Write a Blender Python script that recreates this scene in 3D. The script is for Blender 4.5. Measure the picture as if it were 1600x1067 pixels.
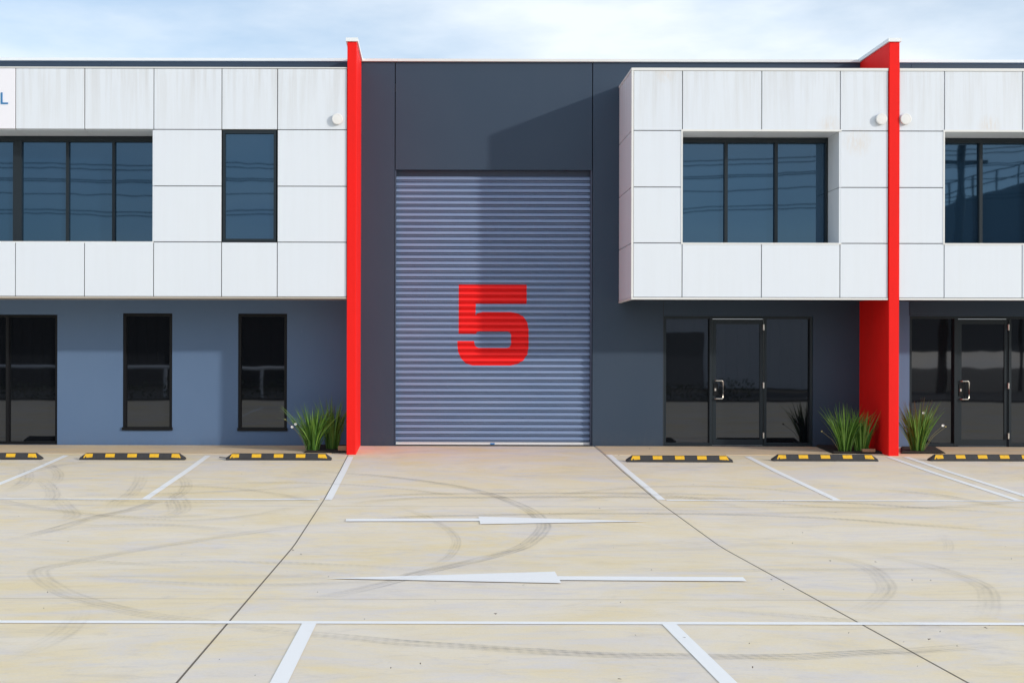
import bpy, bmesh, math, random
from mathutils import Vector, Matrix
random.seed(7)
S = bpy.context.scene
C = S.collection
for o in list(bpy.data.objects): bpy.data.objects.remove(o)

# ------------------------------------------------------------------ camera
CAMZ = 1.6; F = 2000.0; VX, VY = 672.0, 560.0; ROLL = 0.0022      # measured on the 1600 px photograph
cd = bpy.data.cameras.new('camera'); cam = bpy.data.objects.new('camera', cd); C.objects.link(cam)
cam.location = (0, 0, CAMZ); cam.rotation_euler = (math.pi/2, -ROLL, 0)
cd.sensor_width = 36; cd.lens = F/1600*36
cd.shift_x = (800-VX)/1600; cd.shift_y = (VY-533.5)/1600
cd.clip_end = 2000; S.camera = cam
# ------------------------------------------------------------------ sky
SUN = Vector((2.375, -1.47, 0.906)).normalized()                  # towards the sun, from the box's shadow on the wall
elev = math.asin(SUN.z); azim = math.atan2(SUN.x, SUN.y)
w = bpy.data.worlds.new('World'); S.world = w; w.use_nodes = True
nt = w.node_tree; N = nt.nodes; L = nt.links; N.clear()
out = N.new('ShaderNodeOutputWorld'); bg = N.new('ShaderNodeBackground'); L.new(bg.outputs[0], out.inputs[0])
sky = N.new('ShaderNodeTexSky'); sky.sky_type = 'NISHITA'; sky.sun_disc = False
sky.sun_elevation = elev; sky.sun_rotation = azim; sky.dust_density = 0.6; sky.air_density = 1.0; sky.ozone_density = 2.0
tc = N.new('ShaderNodeTexCoord'); mp = N.new('ShaderNodeMapping'); mp.inputs['Scale'].default_value = (1.0, 1.0, 3.2)
mp.inputs['Location'].default_value = (0.35, 0.2, 0.0)
L.new(tc.outputs['Generated'], mp.inputs[0])
n1 = N.new('ShaderNodeTexNoise'); n1.inputs['Scale'].default_value = 2.6; n1.inputs['Detail'].default_value = 7; n1.inputs['Roughness'].default_value = .55
L.new(mp.outputs[0], n1.inputs['Vector'])
cr = N.new('ShaderNodeValToRGB'); cr.color_ramp.elements[0].position = .40; cr.color_ramp.elements[1].position = .62
cr.color_ramp.elements[0].color = (.36, .36, .36, 1); cr.color_ramp.elements[1].color = (.95, .95, .95, 1)
L.new(n1.outputs[0], cr.inputs[0])
mx = N.new('ShaderNodeMix'); mx.data_type = 'RGBA'
L.new(cr.outputs[0], mx.inputs[0]); L.new(sky.outputs[0], mx.inputs[6])
mx.inputs[7].default_value = (5.2, 5.85, 6.6, 1)                    # bright thin cloud
n2 = N.new('ShaderNodeTexNoise'); n2.inputs['Scale'].default_value = 6.5; n2.inputs['Detail'].default_value = 6; L.new(mp.outputs[0], n2.inputs['Vector'])
mr = N.new('ShaderNodeMapRange'); mr.inputs[1].default_value = .42; mr.inputs[2].default_value = .68; L.new(n2.outputs[0], mr.inputs[0])
mc = N.new('ShaderNodeMix'); mc.data_type = 'RGBA'; L.new(mr.outputs[0], mc.inputs[0])
mc.inputs[6].default_value = (5.4, 5.8, 6.2, 1); mc.inputs[7].default_value = (4.2, 4.9, 5.7, 1); L.new(mc.outputs[2], mx.inputs[7])   # greyer undersides
L.new(mx.outputs[2], bg.inputs[0]); bg.inputs[1].default_value = 0.12
# ------------------------------------------------------------------ sun
sd = bpy.data.lights.new('sun', 'SUN'); so = bpy.data.objects.new('sun', sd); C.objects.link(so)
sd.energy = 1.6; sd.angle = math.radians(1.5); sd.color = (1, .93, .84)
so.rotation_euler = SUN.to_track_quat('Z', 'Y').to_euler(); so.location = (20, -12, 20)
# ------------------------------------------------------------------ exposure
S.view_settings.view_transform = 'Standard'; S.view_settings.look = 'None'
S.view_settings.gamma = 1; S.view_settings.exposure = 0.6; S.view_settings.use_curve_mapping = False
S.render.engine = 'CYCLES'

# ------------------------------------------------------------------ measuring helpers
D0, DC, DW, DF = 23.5, 22.03, 22.70, 22.00     # distances: wall, cladding face, upper glazing, fin face
def WX(x, D, y=300): return ((x-VX) - ROLL*(VY-y))*D/F
def WZ(y, D, x=800): return CAMZ + ((VY-y) + ROLL*(x-VX))*D/F
PROF = [(-200, -.06), (-3, -.06), (0, -.06), (7, -.20), (13.0, -.335), (13.4, -.337), (17, -.275), (20, -.155), (21.9, -.06), (22.6, -.03), (23.5, 0), (200, 0)]
def ZG(D):
    for (a, za), (b, zb) in zip(PROF, PROF[1:]):
        if D <= b: return za + (zb-za)*(D-a)/(b-a)
    return 0
def GP(x, y):                                   # a point of the yard seen at pixel x, y
    dx = (x-VX) - ROLL*(VY-y); dy = (VY-y) + ROLL*(x-VX)
    lo, hi = 1.0, 23.5
    for _ in range(60):
        m = (lo+hi)/2
        if CAMZ + dy*m/F > ZG(m): lo = m
        else: hi = m
    return (dx*lo/F, lo)

# ------------------------------------------------------------------ materials
def mat(name, col, rough=.6, metal=0, spec=.5):
    m = bpy.data.materials.new(name); m.use_nodes = True
    b = m.node_tree.nodes['Principled BSDF']
    b.inputs['Base Color'].default_value = (*col, 1); b.inputs['Roughness'].default_value = rough
    b.inputs['Metallic'].default_value = metal; b.inputs['Specular IOR Level'].default_value = spec
    return m
class G:                                        # small node-graph helper
    def __init__(s, m): s.t = m.node_tree; s.n = s.t.nodes; s.l = s.t.links; s.b = s.n['Principled BSDF']
    def pos(s, scale=(1, 1, 1), loc=(0, 0, 0)):
        g = s.n.new('ShaderNodeNewGeometry'); p = s.n.new('ShaderNodeMapping'); p.inputs['Scale'].default_value = scale; p.inputs['Location'].default_value = loc
        s.l.new(g.outputs['Position'], p.inputs[0]); return p.outputs[0]
    def noise(s, vec, scale, det=5, rough=.55, dist=0):
        n = s.n.new('ShaderNodeTexNoise'); n.inputs['Scale'].default_value = scale; n.inputs['Detail'].default_value = det
        n.inputs['Roughness'].default_value = rough; n.inputs['Distortion'].default_value = dist; s.l.new(vec, n.inputs['Vector']); return n.outputs[0]
    def ramp(s, v, a, b, lo=0., hi=1.):
        r = s.n.new('ShaderNodeMapRange'); r.clamp = True
        for i, q in zip((1, 2, 3, 4), (a, b, lo, hi)): r.inputs[i].default_value = q
        s.l.new(v, r.inputs[0]); return r.outputs[0]
    def math(s, op, a, b=None):
        m = s.n.new('ShaderNodeMath'); m.operation = op
        for i, q in ((0, a), (1, b)):
            if q is None: continue
            if isinstance(q, (int, float)): m.inputs[i].default_value = q
            else: s.l.new(q, m.inputs[i])
        return m.outputs[0]
    def mix(s, f, a, b, mode='MIX'):
        m = s.n.new('ShaderNodeMix'); m.data_type = 'RGBA'; m.blend_type = mode
        for i, q in ((0, f), (6, a), (7, b)):
            if isinstance(q, (int, float)): m.inputs[i].default_value = q
            elif isinstance(q, tuple): m.inputs[i].default_value = (*q, 1)
            else: s.l.new(q, m.inputs[i])
        return m.outputs[2]
    def bump(s, h, strength, dist):
        b = s.n.new('ShaderNodeBump'); b.inputs['Strength'].default_value = strength; b.inputs['Distance'].default_value = dist
        s.l.new(h, b.inputs['Height']); s.l.new(b.outputs[0], s.b.inputs['Normal'])
    def col(s, v): s.l.new(v, s.b.inputs['Base Color'])
    def rgh(s, v): s.l.new(v, s.b.inputs['Roughness'])
    def sep(s):
        g = s.n.new('ShaderNodeNewGeometry'); x = s.n.new('ShaderNodeSeparateXYZ'); s.l.new(g.outputs['Position'], x.inputs[0]); return x.outputs

def concrete(name, base, yellow, grey, dark):
    m = mat(name, base, .75, spec=.3); g = G(m)
    pf = g.pos()
    c = g.mix(g.ramp(g.noise(g.pos((.7, 1.0, 1)), .55, 8, .68, 1.4), .40, .62), base, yellow)
    c = g.mix(g.ramp(g.noise(g.pos((.7, 1.3, 1), (9, 4, 0)), .7, 9, .7, 1.6), .46, .64, 0, .9), c, grey)
    c = g.mix(g.ramp(g.noise(g.pos((.8, 2.0, 1), (3, 14, 0)), 1.7, 9, .74, 1.8), .53, .72, 0, .42), c, dark)
    c = g.mix(g.ramp(g.noise(g.pos((.5, .9, 1), (31, 7, 0)), .45, 9, .72, 2.2), .55, .70, 0, .40), c, dark)
    c = g.mix(g.ramp(g.noise(g.pos((1, 1.2, 1), (-8, 21, 0)), 4.5, 7, .72, .8), .50, .70, 0, .30), c, yellow)
    c = g.mix(g.ramp(g.noise(pf, 60, 3), .3, .7, 0, .16), c, dark)
    c = g.mix(g.ramp(g.noise(pf, 11, 7, .72), .60, .75, 0, .38), c, dark)
    g.col(c); g.rgh(g.ramp(g.noise(pf, 3), .3, .7, .6, .85)); g.bump(g.noise(pf, 90, 4), .25, .004)
    return m
M = {}
M['slab'] = concrete('concrete_yard', (.85, .75, .60), (.84, .69, .42), (.75, .69, .65), (.52, .46, .41))
M['path'] = concrete('concrete_path', (.76, .60, .41), (.76, .56, .32), (.64, .53, .41), (.45, .35, .26))
M['ground'] = mat('ground_earth', (.10, .085, .065), .9)
g = G(M['ground']); g.col(g.mix(g.noise(g.pos(), 3), (.07, .06, .045), (.13, .11, .08)))
M['asphalt'] = mat('asphalt', (.05, .05, .052), .85); g = G(M['asphalt']); g.col(g.mix(g.noise(g.pos(), 40), (.035, .035, .037), (.07, .07, .07)))
M['paint'] = mat('road_paint', (.8, .8, .8), .6); g = G(M['paint'])
g.col(g.mix(g.ramp(g.noise(g.pos(), 14, 8, .75), .60, .76, 0, .6), (.93, .92, .90), (.70, .65, .57)))
def tyre(name, k):
    m = mat(name, (.16, .15, .15), .8); g = G(m); t = g.n.new('ShaderNodeTexCoord'); x = g.n.new('ShaderNodeSeparateXYZ'); g.l.new(t.outputs['UV'], x.inputs[0])
    u, v = x.outputs[0], x.outputs[1]
    edge = g.ramp(g.math('ABSOLUTE', g.math('SUBTRACT', u, .5)), .5, .36)
    band = g.ramp(g.math('SINE', g.math('MULTIPLY', u, 25)), -.6, .7, .45, 1)
    cm = g.n.new('ShaderNodeCombineXYZ'); g.l.new(g.math('MULTIPLY', u, 2.), cm.inputs[0]); g.l.new(g.math('MULTIPLY', v, 1.1), cm.inputs[1])
    ns = g.ramp(g.noise(cm.outputs[0], 1.2, 5, .6), .3, .68)
    tread = g.ramp(g.math('SINE', g.math('ADD', g.math('MULTIPLY', v, 85), g.math('MULTIPLY', u, 6))), -1, 1, .55, 1)
    a = g.math('MULTIPLY', g.math('MULTIPLY', edge, band), g.math('MULTIPLY', ns, tread)); a = g.math('MULTIPLY', a, k)
    at = g.n.new('ShaderNodeAttribute'); at.attribute_name = 'fade'; a = g.math('MULTIPLY', a, at.outputs['Fac'])
    g.l.new(a, g.b.inputs['Alpha']); return m
M['tyre'] = tyre('tyre_rubber_faint', .24); M['tyre2'] = tyre('tyre_rubber_strong', .42)

def panel_mat(name, base):
    m = mat(name, base, .38, spec=.5); g = G(m); z = g.sep()[2]
    st = g.ramp(g.noise(g.pos((7, 7, .35)), 1.6, 6, .65), .42, .72)
    top = g.ramp(z, 5.2, 6.6, .05, .42)
    c = g.mix(g.math('MULTIPLY', st, top), base, (.48, .46, .42))
    c = g.mix(g.ramp(g.noise(g.pos((.9, .9, .6)), .8, 4), .4, .7, 0, .18), c, (.70, .75, .84))
    # rust runs below fixings at the window heads
    geo = g.n.new('ShaderNodeNewGeometry')
    for (px, py, r) in ((1296, 199, .24), (1545, 199, .24), (1340, 222, .3), (1038, 115, .2)):
        vd = g.n.new('ShaderNodeVectorMath'); vd.operation = 'DISTANCE'; g.l.new(geo.outputs['Position'], vd.inputs[0]); vd.inputs[1].default_value = (WX(px, DC), DC, WZ(py, DC, px))
        f = g.math('MULTIPLY', g.ramp(vd.outputs['Value'], 0, r, .33, 0), g.ramp(g.noise(g.pos((12, 1, 3)), 2), .3, .7))
        c = g.mix(f, c, (.62, .38, .12))
    g.col(c); g.bump(g.noise(g.pos(), 1.6, 2), .03, .02); return m
M['panel'] = panel_mat('white_panel', (.745, .79, .845))
M['sign'] = mat('sign_white', (.86, .85, .90), .4)
M['signblue'] = mat('sign_blue', (.02, .20, .45), .4)
M['trim'] = mat('white_trim', (.78, .78, .76), .35)
M['tan'] = mat('flashing_tan', (.52, .47, .40), .4)
M['back'] = mat('joint_backing', (.03, .03, .032), .8)
def wall_mat(name, a, b, rough=.55):
    m = mat(name, a, rough, spec=.35); g = G(m)
    c = g.mix(g.ramp(g.noise(g.pos((1, 1, .6)), .7, 5, .6), .35, .7), a, b)
    c = g.mix(g.ramp(g.noise(g.pos((3, 3, 1)), 4, 7, .7), .62, .78, 0, .25), c, tuple(min(1, q*1.7) for q in b))
    z = g.sep()[2]
    c = g.mix(g.math('MULTIPLY', g.ramp(z, .35, 0, 0, .10), g.ramp(g.noise(g.pos((4, 4, 2)), 3), .35, .7)), c, (.20, .17, .13))
    g.col(c); g.bump(g.noise(g.pos(), 45, 4), .18, .003); return m
M['dark'] = wall_mat('charcoal_wall', (.033, .056, .092), (.039, .062, .098))
M['grey'] = wall_mat('blue_grey_wall', (.106, .176, .305), (.118, .190, .32))
M['red'] = mat('red_render', (.70, .018, .015), .6, spec=.15); g = G(M['red'])
g.col(g.mix(g.ramp(g.noise(g.pos((1, 1, .4)), 2, 6, .65), .35, .75), (.90, .014, .011), (.80, .016, .012))); g.bump(g.noise(g.pos(), 60, 3), .15, .003)
M['cap'] = mat('metal_capping', (.84, .87, .88), .4)
M['slat'] = mat('slate_blue_steel', (.19, .24, .36), .42, .1); g = G(M['slat'])
g.col(g.mix(g.ramp(g.noise(g.pos((.6, 1, 5)), 1.1, 5), .35, .7), (.19, .265, .42), (.23, .30, .45))); g.rgh(g.ramp(g.noise(g.pos((1, 1, 8)), 2), .3, .7, .34, .5))
M['curtain'] = mat('dark_door_steel', (.06, .08, .13), .6)  # dark blue steel of the door's backing sheet and side guides
M['redpaint'] = mat('red_number_paint', (.93, .022, .022), .55, spec=.2)
M['rail'] = mat('white_bottom_rail', (.8, .8, .8), .4)
M['blue'] = mat('blue_label', (.05, .22, .55), .4)
M['black'] = mat('black_aluminium', (.006, .0065, .008), .4, spec=.25)
M['frame'] = mat('charcoal_aluminium', (.016, .024, .031), .4, spec=.3)
M['steel'] = mat('brushed_steel', (.75, .72, .66), .3, .9)
def glass(name, tint, ior, base):
    m = mat(name, base, .02); g = G(m); g.b.inputs['IOR'].default_value = ior; g.b.inputs['Specular Tint'].default_value = (*tint, 1)
    g.bump(g.noise(g.pos((1, 1, .7)), .9, 2), .026, .05); return m
M['glassu'] = glass('tinted_glass_upper', (.42, .70, 1.0), 2.1, (.006, .018, .036))
M['glassl'] = glass('tinted_glass_lower', (.85, .9, 1.0), 1.8, (.006, .007, .009))
M['rubber'] = mat('black_rubber', (.030, .030, .034), .75); g = G(M['rubber']); g.col(g.mix(g.noise(g.pos(), 25), (.022, .022, .026), (.05, .048, .048)))
M['yellow'] = mat('yellow_reflector', (.80, .43, .012), .45); g = G(M['yellow']); g.col(g.mix(g.ramp(g.noise(g.pos(), 22, 6), .5, .72, 0, .5), (.82, .46, .012), (.45, .26, .04)))
M['soil'] = mat('dark_mulch', (.018, .014, .011), .95); g = G(M['soil']); g.col(g.mix(g.noise(g.pos(), 40), (.010, .008, .007), (.035, .025, .018)))
M['brick'] = mat('tan_brick', (.42, .22, .12), .85); g = G(M['brick']); g.col(g.mix(g.noise(g.pos(), 20), (.36, .19, .10), (.50, .29, .17)))
M['lamp'] = mat('white_lamp_plastic', (.82, .81, .79), .35)
M['leaf'] = mat('strap_leaf', (.05, .12, .02), .45); g = G(M['leaf'])
at = g.n.new('ShaderNodeAttribute'); at.attribute_name = 'tone'
g.col(g.mix(at.outputs['Fac'], (.028, .13, .015), (.22, .38, .06)))
M['petal'] = mat('white_petal', (.82, .80, .78), .6)
M['stem'] = mat('dry_stem', (.26, .22, .09), .7)
M['wood'] = mat('weathered_pole', (.07, .055, .045), .8)
M['wire'] = mat('black_cable', (.01, .01, .01), .6)
M['hedge'] = mat('dark_hedge', (.03, .05, .018), .7)
M['shed'] = mat('pale_shed_wall', (.82, .85, .9), .6)
M['dshed'] = mat('dark_shed_wall', (.045, .045, .05), .7)
M['ramp'] = mat('ramp_concrete', (.20, .20, .20), .8)
M['litter'] = mat('dry_leaf', (.07, .045, .025), .8)

# ------------------------------------------------------------------ object helpers
WLOC = {}
def put(name, me, m, parent=None, loc=None):
    o = bpy.data.objects.new(name, me); C.objects.link(o)
    if m is not None and len(me.materials) == 0: me.materials.append(m)
    loc = Vector(loc) if loc is not None else Vector((0, 0, 0))
    WLOC[o.name] = loc
    if parent: o.parent = parent; o.location = loc - WLOC[parent.name]
    else: o.location = loc
    return o
def empty(name, loc):
    o = bpy.data.objects.new(name, None); C.objects.link(o); o.location = loc; o.empty_display_size = .2; WLOC[o.name] = Vector(loc); return o
def tag(o, label, cat, group=None):
    o['label'] = label; o['category'] = cat
    if group: o['group'] = group
    return o
def struct(o): o['kind'] = 'structure'; return o
def raw(name, vs, fs, m, parent=None, smooth=False, recenter=True):
    c = Vector((0, 0, 0))
    if recenter:
        lo = Vector([min(v[i] for v in vs) for i in range(3)]); hi = Vector([max(v[i] for v in vs) for i in range(3)])
        c = Vector(((lo.x+hi.x)/2, (lo.y+hi.y)/2, lo.z))
    me = bpy.data.meshes.new(name); me.from_pydata([tuple(Vector(v)-c) for v in vs], [], fs); me.update()
    bm = bmesh.new(); bm.from_mesh(me)
    bmesh.ops.recalc_face_normals(bm, faces=bm.faces); bm.to_mesh(me); bm.free()
    if smooth:
        for p in me.polygons: p.use_smooth = True
    return put(name, me, m, parent, c)
def boxes(name, bs, m, parent=None, bevel=0):
    bm = bmesh.new()
    lo = Vector([min(b[i] for b in bs) for i in (0, 2, 4)]); hi = Vector([max(b[i] for b in bs) for i in (1, 3, 5)])
    c = Vector(((lo.x+hi.x)/2, (lo.y+hi.y)/2, lo.z))
    for x0, x1, y0, y1, z0, z1 in bs:
        r = bmesh.ops.create_cube(bm, size=1)
        for v in r['verts']:
            v.co = Vector((x0 + (v.co.x+.5)*(x1-x0), y0 + (v.co.y+.5)*(y1-y0), z0 + (v.co.z+.5)*(z1-z0))) - c
    if bevel: bmesh.ops.bevel(bm, geom=list(bm.edges), offset=bevel, segments=1, affect='EDGES')
    me = bpy.data.meshes.new(name); bm.to_mesh(me); bm.free()
    return put(name, me, m, parent, c)
def box(name, x0, x1, y0, y1, z0, z1, m, parent=None, bevel=0): return boxes(name, [(x0, x1, y0, y1, z0, z1)], m, parent, bevel)
def tube(vs, fs, path, r, n=8):
    k0 = len(vs)
    for i, p in enumerate(path):
        p = Vector(p); a = Vector(path[max(i-1, 0)]); b = Vector(path[min(i+1, len(path)-1)]); t = (b-a).normalized()
        s = t.cross(Vector((0, 0, 1)));
        if s.length < 1e-3: s = Vector((1, 0, 0))
        s.normalize(); u = s.cross(t)
        rr = r[i] if isinstance(r, (list, tuple)) else r
        for j in range(n):
            q = 2*math.pi*j/n; vs.append(tuple(p + s*rr*math.cos(q) + u*rr*math.sin(q)))
    for i in range(len(path)-1):
        for j in range(n): fs.append((k0+i*n+j, k0+i*n+(j+1) % n, k0+(i+1)*n+(j+1) % n, k0+(i+1)*n+j))
    fs.append(tuple(k0+j for j in range(n))); fs.append(tuple(k0+(len(path)-1)*n+j for j in range(n)))
def wallgrid(name, x0, x1, z0, z1, y0, y1, holes, m, parent, zground=False):
    xs = sorted({x0, x1, *[h[0] for h in holes], *[h[1] for h in holes]}); zs = sorted({z0, z1, *[h[2] for h in holes], *[h[3] for h in holes]})
    xs = [q for q in xs if x0 <= q <= x1]; zs = [q for q in zs if z0 <= q <= z1]
    def solid(i, j):
        if i < 0 or j < 0 or i >= len(xs)-1 or j >= len(zs)-1: return False
        cx, cz = (xs[i]+xs[i+1])/2, (zs[j]+zs[j+1])/2
        return not any(h[0] < cx < h[1] and h[2] < cz < h[3] for h in holes)
    vs = []; fs = []; idx = {}
    def V(i, k, j):
        if (i, k, j) not in idx: idx[(i, k, j)] = len(vs); vs.append((xs[i], (y0, y1)[k], zs[j]))
        return idx[(i, k, j)]
    for i in range(len(xs)-1):
        for j in range(len(zs)-1):
            if not solid(i, j): continue
            fs.append((V(i, 0, j), V(i+1, 0, j), V(i+1, 0, j+1), V(i, 0, j+1))); fs.append((V(i, 1, j), V(i, 1, j+1), V(i+1, 1, j+1), V(i+1, 1, j)))
            for (di, dj, a, b) in ((-1, 0, (i, j), (i, j+1)), (1, 0, (i+1, j), (i+1, j+1)), (0, -1, (i, j), (i+1, j)), (0, 1, (i, j+1), (i+1, j+1))):
                if not solid(i+di, j+dj): fs.append((V(a[0], 0, a[1]), V(a[0], 1, a[1]), V(b[0], 1, b[1]), V(b[0], 0, b[1])))
    return raw(name, vs, fs, m, parent)

# ================================================================== SETTING
# ground sheet under everything, following the fall of the yard
ds = sorted({-200, -60, -40, -3, 0, 3, 7, 13, 13.4, 17, 20, 21.9, 22.6, 23.5, 200})
vs = []; fs = []
for d in ds:
    for X in (-200, 200): vs.append((X, d, ZG(d)-.03))
for i in range(len(ds)-1): fs.append((2*i, 2*i+1, 2*i+3, 2*i+2))
ground = struct(raw('ground', vs, fs, M['ground'], recenter=False)); WLOC[ground.name] = Vector((0, 0, 0))
XJ = (-1.405, 3.01); YJ = (9.93, 16.35)
yard = struct(raw('concrete_yard', [(-60, -2.6, -.115), (60, -2.6, -.115), (60, -2.5, -.115), (-60, -2.5, -.115)], [(0, 1, 2, 3)], M['slab'], recenter=False))
def slab(xa, xb, da, db, name='slab', m=None, off=0.0, parent=None):
    dd = sorted({da, db, *[p[0] for p in PROF if da < p[0] < db]})
    vs = []; fs = []
    for d in dd:
        z = ZG(d)+off
        vs += [(xa, d, z-.08), (xa, d, z-.004), (xa+.004, d, z), (xb-.004, d, z), (xb, d, z-.004), (xb, d, z-.08)]
    for i in range(len(dd)-1):
        for k in range(5): fs.append((6*i+k, 6*i+k+1, 6*i+k+7, 6*i+k+6))
    fs.append(tuple(range(6))); fs.append(tuple(6*(len(dd)-1)+k for k in range(6)))
    return raw(name, vs, fs, m or M['slab'], parent or yard)
gx = .004; gy = .004
cols = [(-60, -13.0), (-13.0, XJ[0]), XJ, (XJ[1], 14.5), (14.5, 60)]
rows = [(-2.5, YJ[0]), YJ, (YJ[1], 23.45)]
for (a, b) in cols:
    for (c, d) in rows:
        slab(a+gx, b-gx, c+gy, d-gy)
M['seal'] = mat('joint_sealant', (.15, .12, .09), .8); M['sawcut'] = mat('saw_cut', (.50, .40, .28), .8)
for X in XJ:
    dd = sorted({-2.4, 23.4, *[p[0] for p in PROF if -2.4 < p[0] < 23.4]}); vs = []; fs = []
    for d in dd: vs += [(X-.0048, d, ZG(d)+.0008), (X+.0048, d, ZG(d)+.0008)]
    for i in range(len(dd)-1): fs.append((2*i, 2*i+1, 2*i+3, 2*i+2))
    raw('expansion_joint', vs, fs, M['seal'], yard)
for d in YJ: raw('saw_cut_joint', [(-40, d-.005, ZG(d-.005)+.0006), (40, d-.005, ZG(d-.005)+.0006), (40, d+.005, ZG(d+.005)+.0006), (-40, d+.005, ZG(d+.005)+.0006)], [(0, 1, 2, 3)], M['sawcut'], yard)
# paths in front of the glazed walls, a sheet above the yard slabs
path = struct(slab(-40, XJ[0]-.30, 22.05, 23.44, 'footpath', M['path'], .006)); path.parent = None; path.location = WLOC[path.name]
path2 = struct(slab(XJ[1]+.02, 7.0, 22.05, 23.44, 'footpath', M['path'], .006)); path2.parent = None; path2.location = WLOC[path2.name]
path3 = struct(slab(8.9, 40, 22.05, 23.44, 'footpath', M['path'], .006)); path3.parent = None; path3.location = WLOC[path3.name]
road = struct(boxes('road', [(-200, 200, -16, -4.5, -.09, -.04)], M['asphalt']))

# painted markings -------------------------------------------------------
def flat(name, pts, m, off=.004, parent=None):           # pts: list of (left,right) point pairs along a strip
    vs = []; fs = []
    for a, b in pts: vs += [(a[0], a[1], ZG(a[1])+off), (b[0], b[1], ZG(b[1])+off)]
    for i in range(len(pts)-1): fs.append((2*i, 2*i+1, 2*i+3, 2*i+2))
    o = raw(name, vs, fs, m, parent or yard)
    return o
def vline(X, d0, d1, wd=.10):
    dd = sorted({d0, d1, *[p[0] for p in PROF if d0 < p[0] < d1]}); flat('painted_line', [((X-wd/2, d), (X+wd/2, d)) for d in dd], M['paint'])
def hline(x0, x1, D, wd=.10): flat('painted_line', [((x0, D-wd/2), (x0, D+wd/2)), ((x1, D-wd/2), (x1, D+wd/2))], M['paint'])
DB = GP(300, 780)[1]
for X in (-11.0, -8.60, -6.19, -3.78): vline(X, DB+.051, 21.8)
vline(-1.345, DB-.05, 21.7)
vline(3.085, GP(1023, 780)[1]-.05, 23.0)
for X in (5.42, 7.83, 8.12, 10.5, 12.9): vline(X, DB+.051, 21.85)
hline(-14, -1.46, DB); hline(3.14, 14, DB)
DN = GP(700, 973)[1]
hline(-14, 14, DN)
for X in (-5.84, -3.34, -.835, 1.665, 4.17, 6.67): vline(X, 2.5, DN-.051, .10)
def arrow(tip, base_t, base_b, tail_t, tail_b, sh_t, sh_b):
    P = [GP(*q) for q in (tip, base_t, base_b, tail_t, tail_b, sh_t, sh_b)]
    vs = [(p[0], p[1], ZG(p[1])+.008) for p in P]
    vs.append(tuple((Vector(vs[1])+Vector(vs[2]))/2))
    return raw('painted_arrow', vs, [(0, 1, 5, 6, 2), (5, 3, 4, 6)], M['paint'], yard)
arrow((1014, 815.3), (747.5, 807.5), (750.5, 819.5), (541, 811.2), (540, 815.2), (748.5, 810.5), (749.3, 814.8))
arrow((508, 904.5), (867, 893.8), (877.5, 912), (1161, 902.5), (1167, 909), (871, 901), (874.5, 907.2))
# tyre marks ---------------------------------------------------------------
def catmull(P, n=8):
    o = []
    for i in range(len(P)-1):
        p0 = Vector(P[max(i-1, 0)]); p1 = Vector(P[i]); p2 = Vector(P[i+1]); p3 = Vector(P[min(i+2, len(P)-1)])
        for k in range(n):
            t = k/n; o.append(.5*((2*p1)+(p2-p0)*t+(2*p0-5*p1+4*p2-p3)*t*t+(3*p1-p0-3*p2+p3)*t**3))
    o.append(Vector(P[-1])); return o
tm = [0]
def tyremark(px, wd=.2, m='tyre', crop=None):
    if crop is not None: px = [(x/2.757+crop, y/2.757+680) for x, y in px]
    P = catmull([GP(*q) for q in px]); tm[0] += 1; off = .0012+.00025*tm[0]
    vs = []; fs = []; ln = [0]
    for i, p in enumerate(P):
        t = (P[min(i+1, len(P)-1)]-P[max(i-1, 0)]); t.normalize(); n = Vector((-t.y, t.x))
        if i: ln.append(ln[-1]+(P[i]-P[i-1]).length)
        for s in (-1, 1):
            q = p+n*s*wd/2; vs.append((q.x, q.y, ZG(q.y)+off))
    for i in range(len(P)-1): fs.append((2*i, 2*i+1, 2*i+3, 2*i+2))
    me = bpy.data.meshes.new('tyre_mark'); me.from_pydata(vs, [], fs)
    uv = me.uv_layers.new(name='UVMap'); fa = me.attributes.new('fade', 'FLOAT', 'POINT')
    for l in me.loops: uv.data[l.index].uv = (l.vertex_index % 2, ln[l.vertex_index//2])
    for i in range(len(vs)):
        e = min(ln[i//2], ln[-1]-ln[i//2]); fa.data[i].value = min(1, e/1.2)
    put('tyre_mark', me, M[m], yard)
big = [(1489, 375), (1320, 388), (1000, 430), (620, 490), (330, 545), (190, 572), (170, 600), (230, 650), (340, 700), (600, 765), (900, 805), (1100, 827), (1250, 848), (1489, 868)]
big = [(x/2.757, y/2.757+680) for x, y in big]
big2 = [(x/2.757+500, y/2.757+680) for x, y in ((340, 890), (640, 910), (950, 930), (1250, 945), (1544, 950))] + [(x/2.757+1040, y/2.757+680) for x, y in ((500, 955), (800, 940), (1100, 925), (1544, 890))]
tyremark(big, .22, 'tyre'); tyremark(big[-3:]+big2, .2, 'tyre2')
tyremark([(-60, 150), (300, 180), (560, 215), (750, 260), (880, 310), (950, 360), (965, 400), (920, 450), (850, 490), (650, 545), (420, 595), (330, 625), (150, 670), (-80, 720)], .2, 'tyre2', 500)
tyremark([(300, 300), (430, 340), (530, 390), (585, 440), (580, 490), (530, 540), (410, 590)], .12, 'tyre', 500)
dbl = [(x/2.757+500, y/2.757+680) for x, y in ((60, 295), (400, 272), (700, 268), (1100, 266), (1480, 268))] + [(x/2.757+1040, y/2.757+680) for x, y in ((400, 278), (800, 292), (1100, 312), (1544, 340))]
tyremark(dbl, .2, 'tyre2'); tyremark([(x, y-6) for x, y in dbl[:6]], .18, 'tyre2')
tyremark([(x/2.757+500, y/2.757+680) for x, y in ((0, 382), (400, 352), (700, 345), (1100, 338), (1500, 338))] + [(x/2.757+1040, y/2.757+680) for x, y in ((300, 342), (700, 358), (1200, 395), (1544, 417))], .18, 'tyre2')
tyremark([(0, 465), (250, 400), (400, 355), (600, 310), (740, 250)], .22, 'tyre2', 0)
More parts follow.
